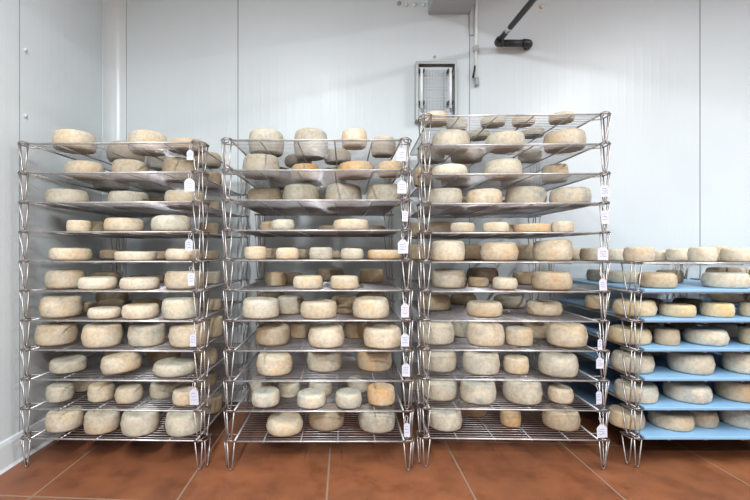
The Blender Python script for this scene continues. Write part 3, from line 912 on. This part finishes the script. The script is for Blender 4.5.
for i, (s, t, x, y, z, w, h, zt) in enumerate(TAGS):
    rng = random.Random(700 + i)
    bm = bmesh.new()
    hw, hh, c = w / 2, h / 2, min(w * 0.32, h * 0.3)
    pts = [(-hw, -hh), (hw, -hh), (hw, hh - c), (hw - c, hh), (-hw + c, hh), (-hw, hh - c)]
    f0 = [bm.verts.new((px, -0.0004, pz)) for px, pz in pts]
    f1 = [bm.verts.new((px, 0.0004, pz)) for px, pz in pts]
    bm.faces.new(f0); bm.faces.new(f1[::-1])
    for k in range(6):
        bm.faces.new((f0[k], f1[k], f1[(k + 1) % 6], f0[(k + 1) % 6]))
    bmesh.ops.recalc_face_normals(bm, faces=bm.faces)
    tg = link_mesh('paper_tag', bm, M_paper, smooth=False)
    tg.location = (x, y, z)
    tg.rotation_euler = (rng.uniform(-0.05, 0.02), rng.uniform(-0.05, 0.05), rng.uniform(-0.2, 0.2))
    bm = bmesh.new()
    for q in range(3 if h > 0.042 else 2):
        zz = hh - c * 1.1 - (q + 0.4) * (h - c) * 0.24
        pp = [(-hw * 0.62 + j * hw * 1.2 / 7, -0.0009, zz + rng.uniform(-1, 1) * h * 0.045) for j in range(8)]
        tube(bm, pp, 0.0007, 4)
    link_mesh('handwriting', bm, M_ink, tg)
    bm = bmesh.new()
    tube(bm, [(-0.001, -0.001, hh - 0.004), (-0.004, 0.002, hh + 0.010), (-0.006, 0.007, hh + 0.020), (0.0, 0.014, hh + 0.026), (0.006, 0.007, hh + 0.020), (0.004, 0.002, hh + 0.010), (0.001, -0.001, hh - 0.004)], 0.0008, 5)
    link_mesh('string', bm, M_string, tg)
    n = STACKS[s][3]
    tag(tg, 'white paper tag tied to the right front leg of the %s, %s' % (shelf_phrase(t, n), RACK[s]), 'tag', 'paper tags tied to the racks')


# ------------------------------------------------------------------ things on the back wall
def wx(px, Y=YB):
    return (px - 344) * Y / 410


def wz(py, Y=YB):
    return 0.885 - (py - 251) * Y / 410


# shallow open metal box with two white tubes over a grid
bx0, bx1, bz0, bz1, by = 0.416, 0.652, 1.640, 1.980, 2.362
wu = empty('wall_box', ((bx0 + bx1) / 2, YB, bz0))
tag(wu, 'shallow grey metal wall box with wire grid and two white tubes', 'wall box')


def local(o, root):
    o.parent = root
    o.matrix_parent_inverse = Matrix.Translation(root.location).inverted()
    return o


bm = bmesh.new()
t_ = 0.004
box(bm, bx0, bx1, YB - 0.004, YB - 0.0005, bz0, bz1)
box(bm, bx0, bx0 + t_, by, YB - 0.004, bz0, bz1)
box(bm, bx1 - t_, bx1, by, YB - 0.004, bz0, bz1)
box(bm, bx0, bx1, by, YB - 0.004, bz1 - t_, bz1)
box(bm, bx0, bx1, by, YB - 0.004, bz0, bz0 + t_)
box(bm, bx0 + t_, bx0 + 0.013, by, by + 0.004, bz0 + t_, bz1 - t_)
box(bm, bx1 - 0.013, bx1 - t_, by, by + 0.004, bz0 + t_, bz1 - t_)
box(bm, bx0 + 0.013, bx1 - 0.013, by, by + 0.004, bz1 - 0.016, bz1 - t_)
local(link_mesh('housing', bm, M_galv, smooth=False), wu)
bm = bmesh.new()
box(bm, 0.436, 0.632, by + 0.030, by + 0.034, bz0 + 0.008, bz1 - 0.022)
local(link_mesh('back_sheet', bm, M_netback, smooth=False), wu)
bm = bmesh.new()
for k in range(9):
    X = 0.464 + k * 0.0165
    tube(bm, [(X, by + 0.022, bz0 + 0.02), (X, by + 0.022, bz1 - 0.040)], 0.0012, 4)
for k in range(18):
    Zk = bz0 + 0.025 + k * 0.0160
    tube(bm, [(0.458, by + 0.020, Zk), (0.602, by + 0.020, Zk)], 0.0012, 4)
local(link_mesh('wire_grid', bm, M_net, wu), wu)
for X in (0.446, 0.612):
    bm = bmesh.new()
    tube(bm, [(X, by - 0.004, 1.705), (X, by - 0.004, 1.935)], 0.0085, 12)
    tb = local(link_mesh('tube_lamp', bm, M_tube, wu), wu)
    tb['label'] = 'white upright tube'
    for Zk in (1.738, 1.922):
        bm = bmesh.new()
        box(bm, X - 0.017, X - 0.0095, by - 0.014, by + 0.012, Zk - 0.009, Zk + 0.009, 0.002)
        box(bm, X + 0.0095, X + 0.017, by - 0.014, by + 0.012, Zk - 0.009, Zk + 0.009, 0.002)
        box(bm, X - 0.017, X + 0.017, by + 0.006, by + 0.014, Zk - 0.008, Zk + 0.008)
        cl = local(link_mesh('clip', bm, M_black, wu, smooth=False), wu)
        cl['label'] = 'black tube clip'

# black drain pipe
bm = bmesh.new()
E = Vector((0.881, 2.362, 2.082))
F2 = Vector((1.072, 2.362, 2.082))
T = Vector((1.036, 1.0, 2.184))
dirT = (T - E).normalized()
tube(bm, [E + dirT * 0.03, T - dirT * 0.02, T + Vector((0, 0, 0.04)), Vector((T.x, T.y, ZC))], 0.0155, 16)
pipe = link_mesh('drain_pipe', bm, M_blackpipe)
tag(pipe, 'black plastic drain pipe coming down to the back wall with an elbow', 'pipe')
bm = bmesh.new()
tube(bm, [E + Vector((0.02, 0, 0)), F2 - Vector((0.02, 0, 0))], 0.0195, 16)
link_mesh('horizontal_pipe', bm, M_blackpipe, pipe)


def elbow(p, d1, d2, r, L):
    bm = bmesh.new()
    pts = [p + d1 * L]
    for k in range(7):
        u = k / 6
        pts.append(p + d1 * (L * 0.6) * (1 - u) ** 2 + d2 * (L * 0.6) * u ** 2)
    pts.append(p + d2 * L)
    tube(bm, pts, r, 16)
    return bm


link_mesh('elbow', elbow(E, dirT, Vector((1, 0, 0)), 0.0215, 0.036), M_blackpipe, pipe)
link_mesh('elbow', elbow(F2, Vector((-1, 0, 0)), Vector((0, 1, 0)), 0.0225, 0.042), M_blackpipe, pipe)
bm = bmesh.new()
p0 = E + dirT * 0.115
tube(bm, [p0, p0 + dirT * 0.035], 0.0160, 16)
lb = link_mesh('sticker', bm, M_label, pipe)
lb['label'] = 'pale printed sticker'
bm = bmesh.new()
for k in range(3):
    q = p0 + dirT * (0.010 + 0.007 * k)
    tube(bm, [q + Vector((-0.009, 0.0, -0.0135)), q + Vector((0, 0, -0.0164)), q + Vector((0.007, 0, -0.0146))], 0.0010, 4)
link_mesh('sticker_print', bm, M_black, lb)

# duct running out from the wall under the ceiling
bm = bmesh.new()
box(bm, 0.495, 0.735, 0.95, YB - 0.001, 2.281, ZC - 0.001, 0.003)
dc = link_mesh('ceiling_duct', bm, M_duct, smooth=False)
tag(dc, 'grey sheet metal duct box under the ceiling, its underside at the top edge', 'duct')

# aluminium joint strip and the white conduit hanging beside it
bm = bmesh.new()
box(bm, wx(469.2), wx(473.2), YB - 0.012, YB - 0.0005, wz(36), ZC - 0.002, 0.002)
al = link_mesh('joint_strip', bm, M_alu, smooth=False)
tag(al, 'grey metal strip covering the panel joint above the wall box', 'metal strip')
cd = empty('sensor_conduit', (wx(476.5), YB, wz(87)))
tag(cd, 'thin white vertical conduit with grey probe end on the back wall', 'conduit')
X = wx(476.3, 2.40)
bm = bmesh.new()
tube(bm, [(X, 2.404, wz(81)), (X, 2.404, ZC - 0.01)], 0.0085, 12)
local(link_mesh('pipe', bm, M_tube), cd)
bm = bmesh.new()
tube(bm, [(X + 0.003, 2.402, wz(87)), (X + 0.003, 2.402, wz(85.5)), (X + 0.003, 2.402, wz(80)), (X + 0.002, 2.402, wz(79))], 0.0125, 12)
pr = local(link_mesh('probe', bm, M_grey), cd)
pr['label'] = 'grey probe end'
bm = bmesh.new()
box(bm, X - 0.014, X + 0.014, 2.392, YB - 0.001, wz(53), wz(47), 0.003)
cp = local(link_mesh('clip', bm, M_galv, smooth=False), cd)
bm = bmesh.new()
tube(bm, [(wx(473.8), 2.400, wz(67.5)), (wx(473.2), 2.396, wz(72)), (wx(471.6), 2.396, wz(79.5))], 0.0055, 8)
hd = local(link_mesh('handle', bm, M_black), cd)
hd['label'] = 'black lever'


# screw caps and plugs in the panels
def cap(px, py, mat, r, label, group, side=False):
    bm = bmesh.new()
    if side:
        Y = 410 * -XL / (344 - px)
        Zk = 0.885 - (py - 251) * Y / 410
        tube(bm, [(0, 0, 0), (0.003, 0, 0), (0.006, 0, 0)], r, 12)
        o = link_mesh('screw_cap', bm, mat)
        o.location = (XL, Y, Zk)
    else:
        tube(bm, [(0, 0, 0), (0, -0.004, 0), (0, -0.008, 0)], r, 12)
        o = link_mesh('screw_cap', bm, mat)
        o.location = (wx(px), YB, wz(py))
    tag(o, label, 'screw cap', group)


for k, (px, py) in enumerate(((399, 3.8), (406.5, 5.2), (415, 4.8), (423.5, 5))):
    cap(px, py, M_grey if k == 0 else M_screw, 0.011, ('dark' if k == 0 else 'white') + ' screw cap, %s of four in a row left of the duct' % ('leftmost', 'second', 'third', 'rightmost')[k], 'screw caps left of the duct')
for k, (px, py) in enumerate(((530, 7.5), (541.5, 7))):
    cap(px, py, M_yellow, 0.013, 'yellowed round plug beside the black pipe, %s one' % ('left', 'right')[k], 'plugs right of the black pipe')
for k, (px, py) in enumerate(((25, 50), (25, 116))):
    cap(px, py, M_screw, 0.008, '%s screw cap on the left wall panel joint' % ('upper', 'lower')[k], 'screws in the left wall joint', True)
for k, (px, py) in enumerate(((434.5, 57), )):
    cap(px, py, M_grey, 0.007, 'small grey screw cap just above the wall box', None)
